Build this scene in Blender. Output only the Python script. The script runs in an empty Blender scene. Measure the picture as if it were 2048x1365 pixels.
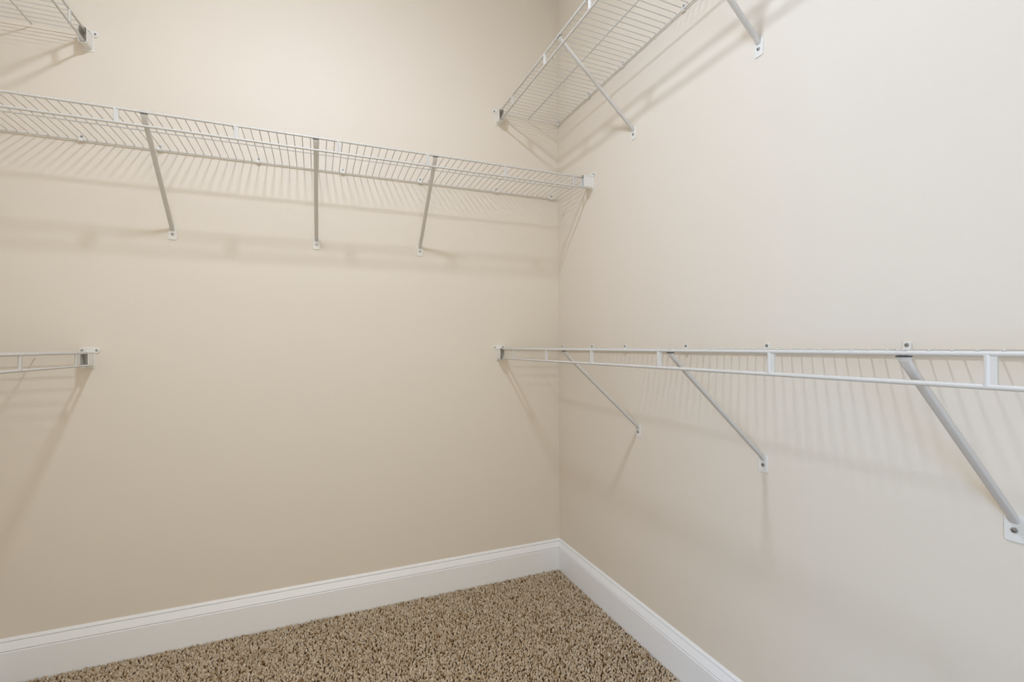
import bpy, bmesh, math, random
import numpy as np
from mathutils import Vector, Matrix

random.seed(7)
rng = np.random.default_rng(7)
scn = bpy.context.scene
COL = scn.collection

# ------------------------------------------------------------------ camera, light, exposure
cam_d = bpy.data.cameras.new('camera')
cam = bpy.data.objects.new('camera', cam_d)
COL.objects.link(cam)
cam_d.sensor_width = 36.0
cam_d.lens = 949.234 / 2048 * 36.0
cam_d.shift_y = 16.04 / 2048
cam_d.clip_start = 0.01
R_ = Vector((0.92468, -0.38068, -0.00678)).normalized()
F_ = Vector((0.38070, 0.92468, -0.00625)).normalized()
U_ = R_.cross(F_).normalized()
F_ = U_.cross(R_)
cam.matrix_world = Matrix(((R_.x, U_.x, -F_.x, -1.0686), (R_.y, U_.y, -F_.y, -2.0123),
                           (R_.z, U_.z, -F_.z, 1.0679), (0, 0, 0, 1)))
scn.camera = cam

EXPOSURE = 0.0
LAMP_POWER = 380.0          # emission of the ceiling lamp's glass bowl
DAY_POWER = 76.0           # cool daylight from the window of the room beyond the doorway
LAMP_COL = (0.70, 0.80, 1.0)
DAY_COL = (0.20, 0.50, 1.0)
LAMP_AT = (-1.14, -1.09)
LAMP_Z, LAMP_R, LAMP_H = 2.590, 0.070, 0.030

scn.view_settings.view_transform = 'Standard'
scn.view_settings.look = 'None'
scn.view_settings.gamma = 1.0
scn.view_settings.use_curve_mapping = False
scn.view_settings.exposure = EXPOSURE
scn.cycles.use_adaptive_sampling = False
scn.cycles.caustics_reflective = False
scn.cycles.caustics_refractive = False

world = bpy.data.worlds.new('world')
scn.world = world
world.use_nodes = True
world.node_tree.nodes['Background'].inputs[0].default_value = (1.0, 0.980, 0.905, 1)
world.node_tree.nodes['Background'].inputs[1].default_value = 2.25

day_d = bpy.data.lights.new('daylight', 'AREA')
day_d.shape = 'RECTANGLE'
day_d.size, day_d.size_y = 1.2, 1.2
day_d.energy = DAY_POWER
day_d.color = DAY_COL
day = bpy.data.objects.new('daylight', day_d)
COL.objects.link(day)
day.location = (-3.5, -4.4, 1.2)
day.rotation_euler = (Vector((2.4, 2.1, -0.2))).to_track_quat('-Z', 'Y').to_euler()

# light portal in the doorway: emits nothing, only guides sampling of the light that comes in through it
por_d = bpy.data.lights.new('doorway_portal', 'AREA')
por_d.shape = 'RECTANGLE'
por_d.size, por_d.size_y = 1.0, 2.05
por_d.cycles.is_portal = True
por = bpy.data.objects.new('doorway_portal', por_d)
COL.objects.link(por)
por.location = (-1.12, -2.35, 1.025)
por.rotation_euler = (math.radians(90), 0, 0)


# ------------------------------------------------------------------ materials
def srgb(r, g, b):
    f = lambda c: (c / 255 / 12.92) if c / 255 <= 0.04045 else ((c / 255 + 0.055) / 1.055) ** 2.4
    return (f(r), f(g), f(b), 1.0)


def new_mat(name):
    m = bpy.data.materials.new(name)
    m.use_nodes = True
    nt = m.node_tree
    b = nt.nodes['Principled BSDF']
    return m, nt, b


def paint_mat(name, col, rough, bump=0.0, scale=300.0, var=0.0, spec=0.3):
    m, nt, b = new_mat(name)
    b.inputs['Base Color'].default_value = col
    b.inputs['Roughness'].default_value = rough
    b.inputs['Specular IOR Level'].default_value = spec
    tc = nt.nodes.new('ShaderNodeTexCoord')
    if var:
        n = nt.nodes.new('ShaderNodeTexNoise')
        n.inputs['Scale'].default_value = 2.2
        n.inputs['Detail'].default_value = 3.0
        nt.links.new(tc.outputs['Object'], n.inputs['Vector'])
        mx = nt.nodes.new('ShaderNodeMix')
        mx.data_type = 'RGBA'
        mx.inputs[6].default_value = tuple(c * (1 - var) for c in col[:3]) + (1,)
        mx.inputs[7].default_value = tuple(min(1, c * (1 + var)) for c in col[:3]) + (1,)
        nt.links.new(n.outputs['Fac'], mx.inputs[0])
        nt.links.new(mx.outputs[2], b.inputs['Base Color'])
    if bump:
        n2 = nt.nodes.new('ShaderNodeTexNoise')
        n2.inputs['Scale'].default_value = scale
        n2.inputs['Detail'].default_value = 2.0
        nt.links.new(tc.outputs['Object'], n2.inputs['Vector'])
        bp = nt.nodes.new('ShaderNodeBump')
        bp.inputs['Strength'].default_value = bump
        bp.inputs['Distance'].default_value = 0.0006
        nt.links.new(n2.outputs['Fac'], bp.inputs['Height'])
        nt.links.new(bp.outputs['Normal'], b.inputs['Normal'])
    return m


M_WALL = paint_mat('wall_paint', srgb(230, 219, 202), 0.55, bump=0.12, scale=260, var=0.012, spec=0.3)
M_CEIL = paint_mat('ceiling_paint', srgb(236, 234, 228), 0.8, bump=0.1)
M_TRIM = paint_mat('trim_paint', srgb(246, 245, 243), 0.35, bump=0.05, scale=60, spec=0.4)
M_WIRE = paint_mat('white_vinyl_coating', srgb(209, 205, 197), 0.40, bump=0.05, scale=120, spec=0.45)
M_STEEL = paint_mat('white_powder_coat', srgb(215, 210, 202), 0.45, bump=0.05, scale=200, spec=0.4)
M_PLASTIC_LIT_STEEL = paint_mat('white_plastic_and_lit_steel', srgb(232, 228, 219), 0.45, bump=0.03, scale=200, spec=0.4)  # plastic clips and cups; also steel foot plates, with their light painted in
M_SLOT_SHADE = paint_mat('painted_slot_shade', srgb(74, 71, 68), 0.7, bump=0.05)  # dark grey that paints the shade in the slot under the rail
M_BACKING = paint_mat('carpet_backing', srgb(66, 52, 36), 0.95, bump=0.4, scale=400, var=0.1, spec=0.1)

M_SCREW, nt, b = new_mat('screw_metal')
b.inputs['Base Color'].default_value = srgb(172, 172, 172)
b.inputs['Metallic'].default_value = 1.0
b.inputs['Roughness'].default_value = 0.32
n = nt.nodes.new('ShaderNodeTexNoise')
n.inputs['Scale'].default_value = 900
mr = nt.nodes.new('ShaderNodeMapRange')
mr.inputs[3].default_value = 0.22
mr.inputs[4].default_value = 0.42
nt.links.new(n.outputs['Fac'], mr.inputs[0])
nt.links.new(mr.outputs[0], b.inputs['Roughness'])

M_PILE, nt, b = new_mat('berber_loop_pile')
b.inputs['Roughness'].default_value = 0.95
b.inputs['Specular IOR Level'].default_value = 0.1
at = nt.nodes.new('ShaderNodeAttribute')
at.attribute_name = 'tuft'
rp = nt.nodes.new('ShaderNodeValToRGB')
els = rp.color_ramp.elements
els[0].position, els[0].color = 0.0, srgb(150, 120, 84)
els[1].position, els[1].color = 1.0, srgb(234, 218, 194)
for pos, c in ((0.06, (158, 128, 88)), (0.14, (196, 173, 140)), (0.5, (212, 191, 162)), (0.85, (222, 203, 176))):
    e = els.new(pos)
    e.color = srgb(*c)
nt.links.new(at.outputs['Fac'], rp.inputs[0])
tc = nt.nodes.new('ShaderNodeTexCoord')
n = nt.nodes.new('ShaderNodeTexNoise')
n.inputs['Scale'].default_value = 560
n.inputs['Detail'].default_value = 3
nt.links.new(tc.outputs['Object'], n.inputs['Vector'])
mr = nt.nodes.new('ShaderNodeMapRange')
mr.inputs[1].default_value, mr.inputs[2].default_value = 0.3, 0.7
mr.inputs[3].default_value, mr.inputs[4].default_value = 0.55, 1.2
nt.links.new(n.outputs['Fac'], mr.inputs[0])
mx = nt.nodes.new('ShaderNodeMix')
mx.data_type = 'RGBA'
mx.blend_type = 'MULTIPLY'
mx.inputs[0].default_value = 1.0
nt.links.new(rp.outputs[0], mx.inputs[6])
nt.links.new(mr.outputs[0], mx.inputs[7])
nt.links.new(mx.outputs[2], b.inputs['Base Color'])

M_BOWL, nt, b = new_mat('lamp_glass_lit')
b.inputs['Base Color'].default_value = (0.9, 0.9, 0.88, 1)
b.inputs['Emission Color'].default_value = LAMP_COL + (1,)
b.inputs['Emission Strength'].default_value = LAMP_POWER


# ------------------------------------------------------------------ helpers
def mesh_obj(name, bm, mat, parent=None, smooth=True, kind=None):
    me = bpy.data.meshes.new(name)
    bmesh.ops.recalc_face_normals(bm, faces=bm.faces[:])
    bm.to_mesh(me)
    bm.free()
    me.materials.append(mat)
    if smooth:
        me.polygons.foreach_set('use_smooth', [True] * len(me.polygons))
        try:
            me.set_sharp_from_angle(angle=math.radians(38))
        except AttributeError:
            pass
    o = bpy.data.objects.new(name, me)
    COL.objects.link(o)
    if parent is not None:
        o.parent = parent
    if kind:
        o['kind'] = kind
    return o


def link_copy(o, parent, loc=None):
    c = o.copy()
    COL.objects.link(c)
    c.parent = parent
    if loc is not None:
        c.location = loc
    return c


def thing(name, label, cat, mw, group=None):
    o = bpy.data.objects.new(name, None)
    o.empty_display_size = 0.03
    COL.objects.link(o)
    o.matrix_world = mw
    o['label'] = label
    o['category'] = cat
    if group:
        o['group'] = group
    return o


def box(bm, lo, hi, bevel=0.0, seg=2):
    lo, hi = Vector(lo), Vector(hi)
    r = bmesh.ops.create_cube(bm, size=1.0)
    vs = r['verts']
    c, s = (lo + hi) / 2, hi - lo
    for v in vs:
        v.co = Vector((v.co.x * s.x, v.co.y * s.y, v.co.z * s.z)) + c
    if bevel:
        es = list({e for v in vs for e in v.link_edges})
        bmesh.ops.bevel(bm, geom=es, offset=bevel, segments=seg, affect='EDGES', profile=0.5)


def sweep(bm, path, prof, caps=True):
    """path: list of (point, axis_u, axis_v); prof: list of (u, v)."""
    rings = []
    for p, u, v in path:
        rings.append([bm.verts.new(Vector(p) + Vector(u) * a + Vector(v) * b) for a, b in prof])
    n = len(prof)
    for r0, r1 in zip(rings, rings[1:]):
        for i in range(n):
            bm.faces.new((r0[i], r0[(i + 1) % n], r1[(i + 1) % n], r1[i]))
    if caps:
        bm.faces.new(rings[0])
        bm.faces.new(rings[-1])
    return rings


def circle(r, n=10):
    return [(r * math.cos(2 * math.pi * i / n), r * math.sin(2 * math.pi * i / n)) for i in range(n)]


def rrect(w, t, r, seg=3):
    pts = []
    for cx, cy, a0 in ((w / 2 - r, t / 2 - r, 0), (-w / 2 + r, t / 2 - r, 90), (-w / 2 + r, -t / 2 + r, 180), (w / 2 - r, -t / 2 + r, 270)):
        for k in range(seg + 1):
            a = math.radians(a0 + 90 * k / seg)
            pts.append((cx + r * math.cos(a), cy + r * math.sin(a)))
    return pts


def plane_path(pts):
    """path in the local (y, z) plane, u = x axis, v = in-plane normal"""
    out = []
    for i, p in enumerate(pts):
        a = Vector(pts[max(i - 1, 0)])
        b = Vector(pts[min(i + 1, len(pts) - 1)])
        d = (b - a).normalized()
        out.append(((0, p[0], p[1]), (1, 0, 0), (0, -d.y, d.x)))
    return out


def rod_x(bm, x0, x1, y, z, r, n=10, tip=True):
    xs = [x0, x1]
    path = []
    e = r * 0.45
    if tip:
        seq = [(x0, 0.6), (x0 + math.copysign(e, x1 - x0), 1.0), (x1 - math.copysign(e, x1 - x0), 1.0), (x1, 0.6)]
    else:
        seq = [(x0, 1.0), (x1, 1.0)]
    for x, k in seq:
        path.append(((x, y, z), (0, k, 0), (0, 0, k)))
    sweep(bm, path, circle(r, n))


def plate(bm, w, z0, z1, y0, y1, r, cx=0.0, bev=0.0006):
    """rounded plate lying on the wall, facing local +y"""
    prof = rrect(w, z1 - z0, r, 4)
    cz = (z0 + z1) / 2
    path = [((cx, y0, cz), (1, 0, 0), (0, 0, 1)), ((cx, y1 - bev, cz), (1, 0, 0), (0, 0, 1)),
            ((cx, y1, cz), ((w - 2 * bev) / w, 0, 0), (0, 0, (z1 - z0 - 2 * bev) / (z1 - z0)))]
    sweep(bm, path, prof)


def screw_bm(r=0.0045, h=0.0024):
    """pan head with a cross recess, axis along local +y"""
    bm = bmesh.new()
    n = 16
    star = [0.64 if i % 4 == 0 else (0.34 if i % 4 == 2 else 0.30) for i in range(n)]
    rings = [([1.0] * n, 0.0), ([0.98] * n, 0.35), ([0.8] * n, 0.85), (star, 1.0), (star, -0.15)]
    prev = None
    for rad, y in rings:
        cur = [bm.verts.new((r * rad[i] * math.cos(2 * math.pi * i / n + 0.4), h * y, r * rad[i] * math.sin(2 * math.pi * i / n + 0.4))) for i in range(n)]
        if prev:
            for i in range(n):
                bm.faces.new((prev[i], prev[(i + 1) % n], cur[(i + 1) % n], cur[i]))
        prev = cur
    bm.faces.new(prev)
    return bm


def wall_matrix(side, s, z):
    """frame on a wall: local y points into the room, z up, s = distance from the back corner of that wall"""
    if side == 'back':
        return Matrix.Translation((-s, 0, z)) @ Matrix.Rotation(math.pi, 4, 'Z')
    if side == 'right':
        return Matrix.Translation((0, -s, z)) @ Matrix.Rotation(math.pi / 2, 4, 'Z')
    if side == 'left':
        return Matrix.Translation((-ROOM_W, -s, z)) @ Matrix.Rotation(-math.pi / 2, 4, 'Z')


ROOM_W, ROOM_D, ROOM_H = 2.064, 2.30, 2.712
DOOR_X0, DOOR_X1, DOOR_H = -1.62, -0.62, 2.05
T = 0.1


# ------------------------------------------------------------------ the room shell
def slab(name, lo, hi, mat):
    bm = bmesh.new()
    box(bm, lo, hi)
    o = mesh_obj(name, bm, mat, smooth=False, kind='structure')
    return o


floor = slab('floor', (-ROOM_W - T, -ROOM_D - T, -0.08), (T, T, 0.0), M_BACKING)
slab('ceiling', (-ROOM_W - T, -ROOM_D - T, ROOM_H), (T, T, ROOM_H + 0.1), M_CEIL)
slab('wall_back', (-ROOM_W - T, 0, 0), (T, T, ROOM_H), M_WALL)
slab('wall_right', (0, -ROOM_D - T, 0), (T, 0, ROOM_H), M_WALL)
slab('wall_left', (-ROOM_W - T, -ROOM_D - T, 0), (-ROOM_W, 0, ROOM_H), M_WALL)
bm = bmesh.new()
box(bm, (-ROOM_W, -ROOM_D - T, 0), (DOOR_X0, -ROOM_D, ROOM_H))
box(bm, (DOOR_X1, -ROOM_D - T, 0), (0, -ROOM_D, ROOM_H))
box(bm, (DOOR_X0, -ROOM_D - T, DOOR_H), (DOOR_X1, -ROOM_D, ROOM_H))
mesh_obj('wall_front', bm, M_WALL, smooth=False, kind='structure')

# door casing on the room side of the doorway (behind the camera)
bm = bmesh.new()
cw = 0.057
box(bm, (DOOR_X0 - cw, -ROOM_D, 0), (DOOR_X0, -ROOM_D + 0.015, DOOR_H + cw), 0.003)
box(bm, (DOOR_X1, -ROOM_D, 0), (DOOR_X1 + cw, -ROOM_D + 0.015, DOOR_H + cw), 0.003)
box(bm, (DOOR_X0, -ROOM_D, DOOR_H), (DOOR_X1, -ROOM_D + 0.015, DOOR_H + cw), 0.003)
mesh_obj('trim_1', bm, M_TRIM, smooth=False, kind='structure')

# baseboard: flat board, small bead, sloping cap, bevelled top edge
BB = [(0.0, 0.1467), (0.0018, 0.1467), (0.0056, 0.1380), (0.0016, 0.1370), (0.0016, 0.1354), (0.0052, 0.1344),
      (0.0090, 0.1240), (0.0134, 0.1108), (0.0088, 0.1096), (0.0088, 0.1078), (0.0130, 0.1066), (0.0145, 0.1050),
      (0.0145, 0.0), (0.0, 0.0)]



def baseboard(name, runs):
    """runs: list of (point, inward unit vector for mitred offset) along the wall foot"""
    bm = bmesh.new()
    rings = []
    for p, inw in runs:
        rings.append([bm.verts.new((p[0] + inw[0] * o, p[1] + inw[1] * o, z)) for o, z in BB])
    n = len(BB)
    for r0, r1 in zip(rings, rings[1:]):
        for i in range(n):
            bm.faces.new((r0[i], r0[(i + 1) % n], r1[(i + 1) % n], r1[i]))
    bm.faces.new(rings[0])
    bm.faces.new(rings[-1])
    return mesh_obj(name, bm, M_TRIM, smooth=False, kind='structure')


baseboard('baseboard_back', [((-ROOM_W, 0), (1, -1)), ((0, 0), (-1, -1))])
baseboard('baseboard_right', [((0, 0), (-1, -1)), ((0, -ROOM_D), (-1, 1))])
baseboard('baseboard_left', [((-ROOM_W, -ROOM_D), (1, 1)), ((-ROOM_W, 0), (1, -1))])

# carpet pile: every loop tuft is a little bent dome, one mesh of uncountable tufts
def carpet():
    sp, turn = 0.0080, 0.42
    x0, x1, y0, y1 = -ROOM_W + 0.016, -0.0165, -1.50, -0.0165
    g = np.arange(-250, 251)
    gx, gy = np.meshgrid(g, g)
    u = (gx + 0.5 * (gy % 2)).ravel() * sp
    v = gy.ravel() * sp * 0.9
    u = u + rng.normal(0, 0.0020, len(u))
    v = v + rng.normal(0, 0.0018, len(v))
    px = (x0 + x1) / 2 + u * math.cos(turn) - v * math.sin(turn)
    py = (y0 + y1) / 2 + u * math.sin(turn) + v * math.cos(turn)
    ok = (px < x1 + 0.002) & (py < y1 + 0.002) & (px > x0 - 0.002) & (py > y0)
    px, py = px[ok], py[ok]
    N = len(px)
    ang = rng.normal(0.3, 0.8, N)
    ln = rng.uniform(0.0034, 0.0056, N)
    wd = rng.uniform(0.0022, 0.0033, N)
    ht = rng.uniform(0.0065, 0.0105, N)
    lean = rng.normal(0, 0.0018, (N, 2))
    k = 6
    a = np.arange(k) * 2 * np.pi / k
    tx = np.concatenate([np.cos(a), 0.82 * np.cos(a + 0.2), [0.0]])
    ty = np.concatenate([np.sin(a), 0.82 * np.sin(a + 0.2), [0.0]])
    tz = np.concatenate([np.zeros(k), np.full(k, 0.66), [1.0]])
    V = len(tx)
    wob = rng.normal(1, 0.2, (N, V))
    lx = tx[None] * ln[:, None] * wob
    ly = ty[None] * wd[:, None] * wob
    ca, sa = np.cos(ang)[:, None], np.sin(ang)[:, None]
    X = px[:, None] + lx * ca - ly * sa + lean[:, :1] * tz[None]
    Y = py[:, None] + lx * sa + ly * ca + lean[:, 1:] * tz[None]
    Z = tz[None] * ht[:, None] * np.clip(wob, 0.8, 1.2) - 0.0006
    X = np.minimum(X, -0.0147)
    Y = np.minimum(Y, -0.0147)
    co = np.stack([X, Y, Z], -1).reshape(-1, 3).astype(np.float32)
    quads = np.array([[i, (i + 1) % k, k + (i + 1) % k, k + i] for i in range(k)])
    tris = np.array([[k + i, k + (i + 1) % k, 2 * k] for i in range(k)])
    off = (np.arange(N) * V)[:, None, None]
    loops = np.concatenate([(quads[None] + off).reshape(N, -1), (tris[None] + off).reshape(N, -1)], 1).ravel().astype(np.int32)
    sizes = np.tile(np.concatenate([np.full(k, 4), np.full(k, 3)]), N).astype(np.int32)
    starts = np.concatenate([[0], np.cumsum(sizes)[:-1]]).astype(np.int32)
    me = bpy.data.meshes.new('carpet_pile')
    me.vertices.add(len(co))
    me.vertices.foreach_set('co', co.ravel())
    me.loops.add(len(loops))
    me.loops.foreach_set('vertex_index', loops)
    me.polygons.add(len(sizes))
    me.polygons.foreach_set('loop_start', starts)
    me.polygons.foreach_set('loop_total', sizes)
    me.polygons.foreach_set('use_smooth', np.ones(len(sizes), dtype=bool))
    me.update(calc_edges=True)
    me.validate()
    t = me.attributes.new('tuft', 'FLOAT', 'POINT')
    t.data.foreach_set('value', np.repeat(rng.random(N), V).astype(np.float32))
    me.materials.append(M_PILE)
    o = bpy.data.objects.new('carpet_pile', me)
    COL.objects.link(o)
    o.parent = floor
    o['kind'] = 'stuff'
    o['label'] = 'brown and beige flecked loop pile of the carpet'


carpet()

# ------------------------------------------------------------------ ceiling lamp (above the picture, throws the shelf shadows)
lamp = thing('ceiling_light', 'round flush ceiling lamp with a lit white glass bowl', 'lamp',
             Matrix.Translation((LAMP_AT[0], LAMP_AT[1], ROOM_H)))
bm = bmesh.new()
zt = LAMP_Z - ROOM_H
rr = [(0.085, 0.0), (0.085, -0.018), (0.060, -0.030), (0.022, -0.036), (0.022, zt + 0.020), (LAMP_R + 0.006, zt + 0.014), (LAMP_R + 0.006, zt)]
prev = None
for r, z in rr:
    cur = [bm.verts.new((r * math.cos(i * math.pi / 20), r * math.sin(i * math.pi / 20), z)) for i in range(40)]
    if prev:
        for i in range(40):
            bm.faces.new((prev[i], prev[(i + 1) % 40], cur[(i + 1) % 40], cur[i]))
    prev = cur
bm.faces.new(prev)
mesh_obj('base_pan', bm, M_STEEL, lamp)
bm = bmesh.new()
prev = None
for k in range(9):
    t = k / 9 * math.pi / 2
    r, z = LAMP_R * math.cos(t), zt - 0.001 - LAMP_H * math.sin(t)
    cur = [bm.verts.new((r * math.cos(i * math.pi / 20), r * math.sin(i * math.pi / 20), z)) for i in range(40)]
    if prev:
        for i in range(40):
            bm.faces.new((prev[i], prev[(i + 1) % 40], cur[(i + 1) % 40], cur[i]))
    prev = cur
tip = bm.verts.new((0, 0, zt - 0.001 - LAMP_H))
for i in range(40):
    bm.faces.new((prev[i], prev[(i + 1) % 40], tip))
mesh_obj('glass_bowl', bm, M_BOWL, lamp)

# ------------------------------------------------------------------ wire shelves
R_FRONT, R_MID, R_WIRE = 0.0037, 0.0022, 0.00135
POST, PITCH = 0.3048, 0.0254
Z_WIRE = R_FRONT + R_WIRE * 0.6
Z_BACK = -0.0056
Y_BACK = 0.0062
Y_MID = 0.1570
Z_END = Z_BACK + R_MID + R_WIRE            # the deck falls a few millimetres towards the wall
LIP = 0.0410


def wire_mesh(depth):
    bm = bmesh.new()
    r = R_FRONT + R_WIRE * 0.45
    pts = []
    for a in (48, 62, 78):                                   # the wire is welded onto the top of the front rail
        t = math.radians(a)
        pts.append((depth + r * math.cos(t), r * math.sin(t)))
    pts += [(depth - 0.004, Z_WIRE), (Y_BACK + 0.0050, Z_END + 0.0003), (Y_BACK + 0.0033, Z_END - 0.0006), (Y_BACK + 0.0029, Z_BACK)]
    sweep(bm, plane_path(pts), circle(R_WIRE, 6))
    return bm


def post_mesh():
    bm = bmesh.new()
    # rounded bulge on one side, flat web on the other
    prof = [(-0.0062, -0.0030), (0.0040, -0.0030), (0.0060, -0.0012), (0.0066, 0.0010), (0.0058, 0.0030), (0.0036, 0.0041),
            (0.0012, 0.0036), (0.0000, 0.0022), (-0.0056, 0.0020), (-0.0062, 0.0014)]
    path = []
    for z, k in ((-LIP + 0.0012, 1.12), (-LIP + 0.0052, 1.0), (-0.0052, 1.0), (-0.0012, 1.12)):
        path.append(((0, 0, z), (k, 0, 0), (0, 1, 0)))
    sweep(bm, path, prof)
    return bm


protos = {}


def wire_shelf(side, z, depth, length, first_post, label, start_gap=0.006):
    sg = {'back': 1, 'right': -1, 'left': 1}[side]               # local x of distance s from the corner
    root = thing('wire_shelf', label, 'shelf', wall_matrix(side, 0.0, z), 'white wire shelves around the closet')
    a, e = 0.004, length

    def rail(name, s0, s1, y, zz, r, n=12):
        bm = bmesh.new()
        rod_x(bm, sg * s0, sg * s1, y, zz, r, n)
        return mesh_obj(name, bm, M_WIRE, root)
    rail('front_rail', a, e, depth, 0.0, R_FRONT)
    rail('hang_rail', a, e, depth, -LIP, R_FRONT)
    rail('middle_rail', start_gap + 0.003, e - 0.006, Y_MID, (Z_WIRE + Z_END) / 2 - R_WIRE - R_MID * 0.8, R_MID, 8)
    rail('back_rail', start_gap, e - 0.004, Y_BACK, Z_BACK, R_MID, 8)
    key = round(depth, 4)
    k = 0
    s = first_post
    pp = protos.get('post')
    while s < e - 0.02:
        if pp is None:
            pp = mesh_obj('spacer_post', post_mesh(), M_WIRE, root)
            pp.location = (sg * s, depth, 0)
            protos['post'] = pp
        else:
            link_copy(pp, root, (sg * s, depth, 0))
        s += POST
    j0 = -int((first_post + PITCH / 2 - 0.008) / PITCH)
    s = first_post + PITCH / 2 + j0 * PITCH
    pw = protos.get(key)
    while s < e - 0.004:
        if pw is None:
            pw = mesh_obj('deck_wire', wire_mesh(depth), M_WIRE, root)
            pw.location = (sg * s, 0, 0)
            protos[key] = pw
        else:
            link_copy(pw, root, (sg * s, 0, 0))
        s += PITCH
    return root


ZB, ZLR, ZUR = 1.7685, 1.0544, 2.1159
DB, DR = 0.2943, 0.3029
wire_shelf('back', ZB, DB, ROOM_W - 0.004, 0.0783, 'long white wire shelf across the back wall with three braces')
wire_shelf('right', ZUR, DR, 2.26, 0.1744, 'white wire shelf high on the right wall, seen from underneath')
wire_shelf('right', ZLR, DR, 2.26, 0.1733, 'white wire shelf low on the right wall, seen edge on')
wire_shelf('left', ZUR, 0.3000, 2.26, 0.1370, 'white wire shelf high on the left wall, in the upper left corner')
wire_shelf('left', ZLR, 0.3000, 2.26, 0.1200, 'white wire shelf low on the left wall, cut by the left edge')

# ------------------------------------------------------------------ support braces
brace_proto = {}


def support_brace(side, s, z, depth, drop, label, first_post):
    root = thing('support_brace', label, 'bracket', wall_matrix(side, s, z), 'diagonal shelf braces')
    zp0, zp1 = -drop - 0.0195, -drop + 0.0255                     # foot plate around the screw
    # arm: flattened tube from under the front rail down to the foot plate
    top = Vector((depth - 0.0012, -0.0088))
    bot = Vector((0.0085, -drop + 0.0240))
    d = (bot - top).normalized()
    pts = [top, top + d * 0.010, top + d * 0.03, top.lerp(bot, 0.5), bot - d * 0.02, bot, Vector((0.0046, -drop + 0.0155)), Vector((0.0024, -drop + 0.0125))]
    bm = bmesh.new()
    path = plane_path(pts)
    widths = [0.0160, 0.0152, 0.0139, 0.0138, 0.0138, 0.0138, 0.0132, 0.0115]
    thick = [0.45, 0.75, 1, 1, 1, 0.9, 0.6, 0.35]
    path = [(p, (w / 0.015, 0, 0), tuple(c * t for c in v)) for (p, u, v), w, t in zip(path, widths, thick)]
    sweep(bm, path, rrect(0.015, 0.0092, 0.0036, 4))
    mesh_obj('arm', bm, M_STEEL, root)
    bm = bmesh.new()
    plate(bm, 0.0262, zp0, zp1, 0.0002, 0.0026, 0.0050)
    mesh_obj('foot_plate', bm, M_PLASTIC_LIT_STEEL, root)  # same coated steel as the arm; lighter tone paints the light on its face
    sc = mesh_obj('screw', screw_bm(0.0047, 0.0027), M_SCREW, root)
    sc.location = (0, 0.0025, -drop)
    # saddle under the rail and two prongs over it
    bm = bmesh.new()
    box(bm, (-0.0086, depth - 0.0060, -0.0080), (0.0086, depth + 0.0018, -0.0059), 0.0007)
    box(bm, (-0.0078, depth - 0.0060, -0.0125), (0.0078, depth - 0.0005, -0.0076), 0.0012)
    mesh_obj('saddle', bm, M_STEEL, root)
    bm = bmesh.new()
    box(bm, (-0.0088, depth - 0.0050, -0.0060), (0.0088, depth + 0.0030, -0.0041), 0.0004)  # added dark bar: shade of the gap between rail and saddle, as colour
    slot_shade = mesh_obj('slot_shade', bm, M_SLOT_SHADE, root)
    slot_shade['label'] = 'thin dark strip painted as the shaded gap between rail and brace'
    # the prongs grip the rail clear of the deck wires
    sgn = -1 if side == 'right' else 1
    w0 = sgn * (((first_post + PITCH / 2 - s + PITCH / 2) % PITCH) - PITCH / 2)
    spots = [q for q in [k * 0.0002 for k in range(-45, 46)] if min(abs(q - w0), abs(q - w0 - PITCH), abs(q - w0 + PITCH)) > 0.0042]
    lo = min(spots, key=lambda q: abs(q + 0.0056))
    hi = min(spots, key=lambda q: abs(q - 0.0056) + (1 if q - lo < 0.006 else 0))
    for px_ in (lo, hi):
        bm = bmesh.new()
        rr_ = R_FRONT + 0.0009
        pts = [Vector((depth - 0.0053, -0.0058))]
        for a in range(200, 29, -25):
            t = math.radians(a)
            pts.append(Vector((depth + rr_ * math.cos(t), rr_ * math.sin(t))))
        pp = plane_path(pts)
        sweep(bm, pp, rrect(0.0042, 0.0013, 0.0005, 2))
        pr = mesh_obj('prong', bm, M_STEEL, root)
        pr.location = (px_, 0, 0)
    return root


support_brace('back', 1.5365, ZB, DB, 0.2970, 'white diagonal brace under the back wall shelf, leftmost of its three', 0.0783)
support_brace('back', 1.0655, ZB, DB, 0.2975, 'white diagonal brace under the back wall shelf, middle of its three', 0.0783)
support_brace('back', 0.6600, ZB, DB, 0.2965, 'white diagonal brace under the back wall shelf, nearest the room corner', 0.0783)
support_brace('right', 0.6080, ZLR, DR, 0.2985, 'white diagonal brace under the low right shelf, nearest the room corner', 0.1733)
support_brace('right', 1.1245, ZLR, DR, 0.2985, 'white diagonal brace under the low right shelf, middle of the three', 0.1733)
support_brace('right', 1.6030, ZLR, DR, 0.2975, 'large near white brace under the low right shelf at the right edge', 0.1733)
support_brace('right', 0.5880, ZUR, DR, 0.2845, 'white diagonal brace under the high right shelf, crossing its wires near the corner', 0.1744)
support_brace('right', 1.1150, ZUR, DR, 0.2815, 'white diagonal brace at the top edge, under the high right shelf', 0.1744)


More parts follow.
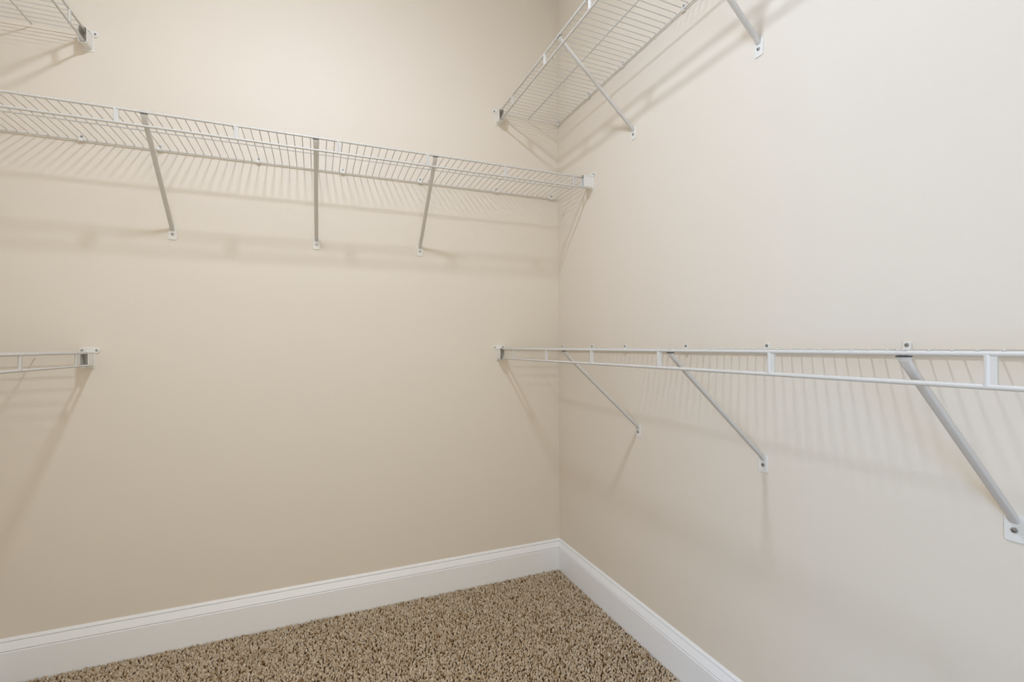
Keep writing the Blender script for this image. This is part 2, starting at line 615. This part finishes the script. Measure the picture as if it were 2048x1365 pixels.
# ------------------------------------------------------------------ end brackets holding the lip of each shelf
def end_bracket(side, s, z, label):
    root = thing('end_bracket', label, 'bracket', wall_matrix(side, s, z), 'shelf end brackets')
    bm = bmesh.new()
    plate(bm, 0.0570, -0.0015, 0.0195, 0.0002, 0.0034, 0.0095)
    plate(bm, 0.0300, -0.0525, 0.0100, 0.0002, 0.0028, 0.0060)
    mesh_obj('wall_plate', bm, M_PLASTIC_LIT_STEEL, root)
    # cup: closed sleeve, open towards the shelf
    bm = bmesh.new()
    ow, zt_, zb_, wt, L = 0.0240, 0.0065, -0.0480, 0.0019, 0.0450
    cz, hh = (zt_ + zb_) / 2, zt_ - zb_
    o_prof = rrect(ow, hh, 0.0085, 5)
    i_prof = rrect(ow - 2 * wt, hh - 2 * wt, 0.0067, 5)
    n = len(o_prof)

    def ring(prof, y):
        return [bm.verts.new((u, y, cz + v)) for u, v in prof]
    taper = [(u * 1.06, v * 1.01) for u, v in o_prof]
    A, B, C, D = ring(taper, 0.0026), ring(o_prof, L), ring(i_prof, L), ring(i_prof, 0.005)
    for r0, r1 in ((A, B), (B, C), (C, D)):
        for i in range(n):
            bm.faces.new((r0[i], r0[(i + 1) % n], r1[(i + 1) % n], r1[i]))
    bm.faces.new(D)
    bm.faces.new(A)
    mesh_obj('cup', bm, M_PLASTIC_LIT_STEEL, root)
    bm = bmesh.new()
    for sx in (-1, 1):
        box(bm, (sx * 0.0128 - 0.0009, 0.003, -0.0005), (sx * 0.0128 + 0.0009, 0.042, 0.0022), 0.0005)
    mesh_obj('rim', bm, M_PLASTIC_LIT_STEEL, root)
    for sx in (-1, 1):
        sc = mesh_obj('screw', screw_bm(0.0036, 0.0022), M_SCREW, root)
        sc.location = (sx * 0.0195, 0.0033, 0.0085)
    return root


end_bracket('back', DR + 0.0022, ZLR, 'white end bracket on the back wall holding the low right shelf')
end_bracket('back', DR - 0.0020, ZUR, 'white end bracket on the back wall holding the high right shelf')
end_bracket('back', 1.7725, ZLR, 'white end bracket on the back wall holding the low left shelf')
end_bracket('back', 1.7660, ZUR, 'white end bracket on the back wall holding the high left shelf')
end_bracket('right', DB + 0.0100, ZB, 'white end bracket on the right wall holding the long back shelf')


# ------------------------------------------------------------------ wall clips along the back rails
def clip_mesh(top):
    bm = bmesh.new()
    plate(bm, 0.0145, -0.0020, top, 0.0002, 0.0040, 0.0040)
    # half-round saddle under the rail
    prof = []
    r1, r0 = 0.0066, 0.0027
    pts = []
    yb = Y_BACK
    for a in range(-200, 61, 20):
        t = math.radians(a)
        pts.append((yb + r1 * math.cos(t), r1 * math.sin(t)))
    inner = []
    for a in range(60, -201, -20):
        t = math.radians(a)
        inner.append((yb + r0 * math.cos(t), r0 * math.sin(t)))
    loop = pts + inner
    loop = [(max(y, 0.0005), zz) for y, zz in loop]
    rings = []
    for x in (-0.0062, 0.0062):
        rings.append([bm.verts.new((x, y, zz)) for y, zz in loop])
    n = len(loop)
    m = len(pts)
    for i in range(n):
        bm.faces.new((rings[0][i], rings[0][(i + 1) % n], rings[1][(i + 1) % n], rings[1][i]))
    for rg in rings:
        for i in range(m - 1):
            bm.faces.new((rg[i], rg[i + 1], rg[n - 2 - i], rg[n - 1 - i]))
    return bm


clip_first = {}


def wall_clip(side, s, z, label, screw_z=0.0128):
    root = thing('wall_clip', label, 'clip', wall_matrix(side, s, z + Z_BACK), 'plastic wall clips')
    if screw_z not in clip_first:
        a = mesh_obj('clip_body', clip_mesh(screw_z + 0.0066), M_PLASTIC_LIT_STEEL, root)
        b_ = mesh_obj('screw', screw_bm(0.0040, 0.0022), M_SCREW, root)
        b_.location = (0, 0.0039, screw_z)
        clip_first[screw_z] = (a, b_)
    else:
        for q in clip_first[screw_z]:
            link_copy(q, root)
    return root


ORD = ['first', 'second', 'third', 'fourth', 'fifth', 'sixth', 'seventh']
for i, s in enumerate([1.7857, 1.5690, 1.2630, 0.9660, 0.6580, 0.3140, 0.0370]):
    where = 'next to the room corner' if i == 6 else ORD[i] + ' from the left edge'
    wall_clip('back', s, ZB, 'white wall clip under the long back shelf, ' + where)
for i, s in enumerate([0.0260, 0.2904, 0.5297, 0.8478]):
    where = 'at its corner end' if i == 0 else ORD[i] + ' from the corner'
    wall_clip('right', s, ZUR, 'white wall clip under the high right shelf, ' + where)
for i, s in enumerate([0.0480, 0.3050, 0.5340, 0.8500, 1.1380, 1.4490]):
    where = 'nearest the viewer' if i == 5 else ('at its corner end' if i == 0 else ORD[i] + ' from the corner')
    wall_clip('right', s, ZLR, 'white wall clip behind the low right shelf, ' + where, 0.0160)
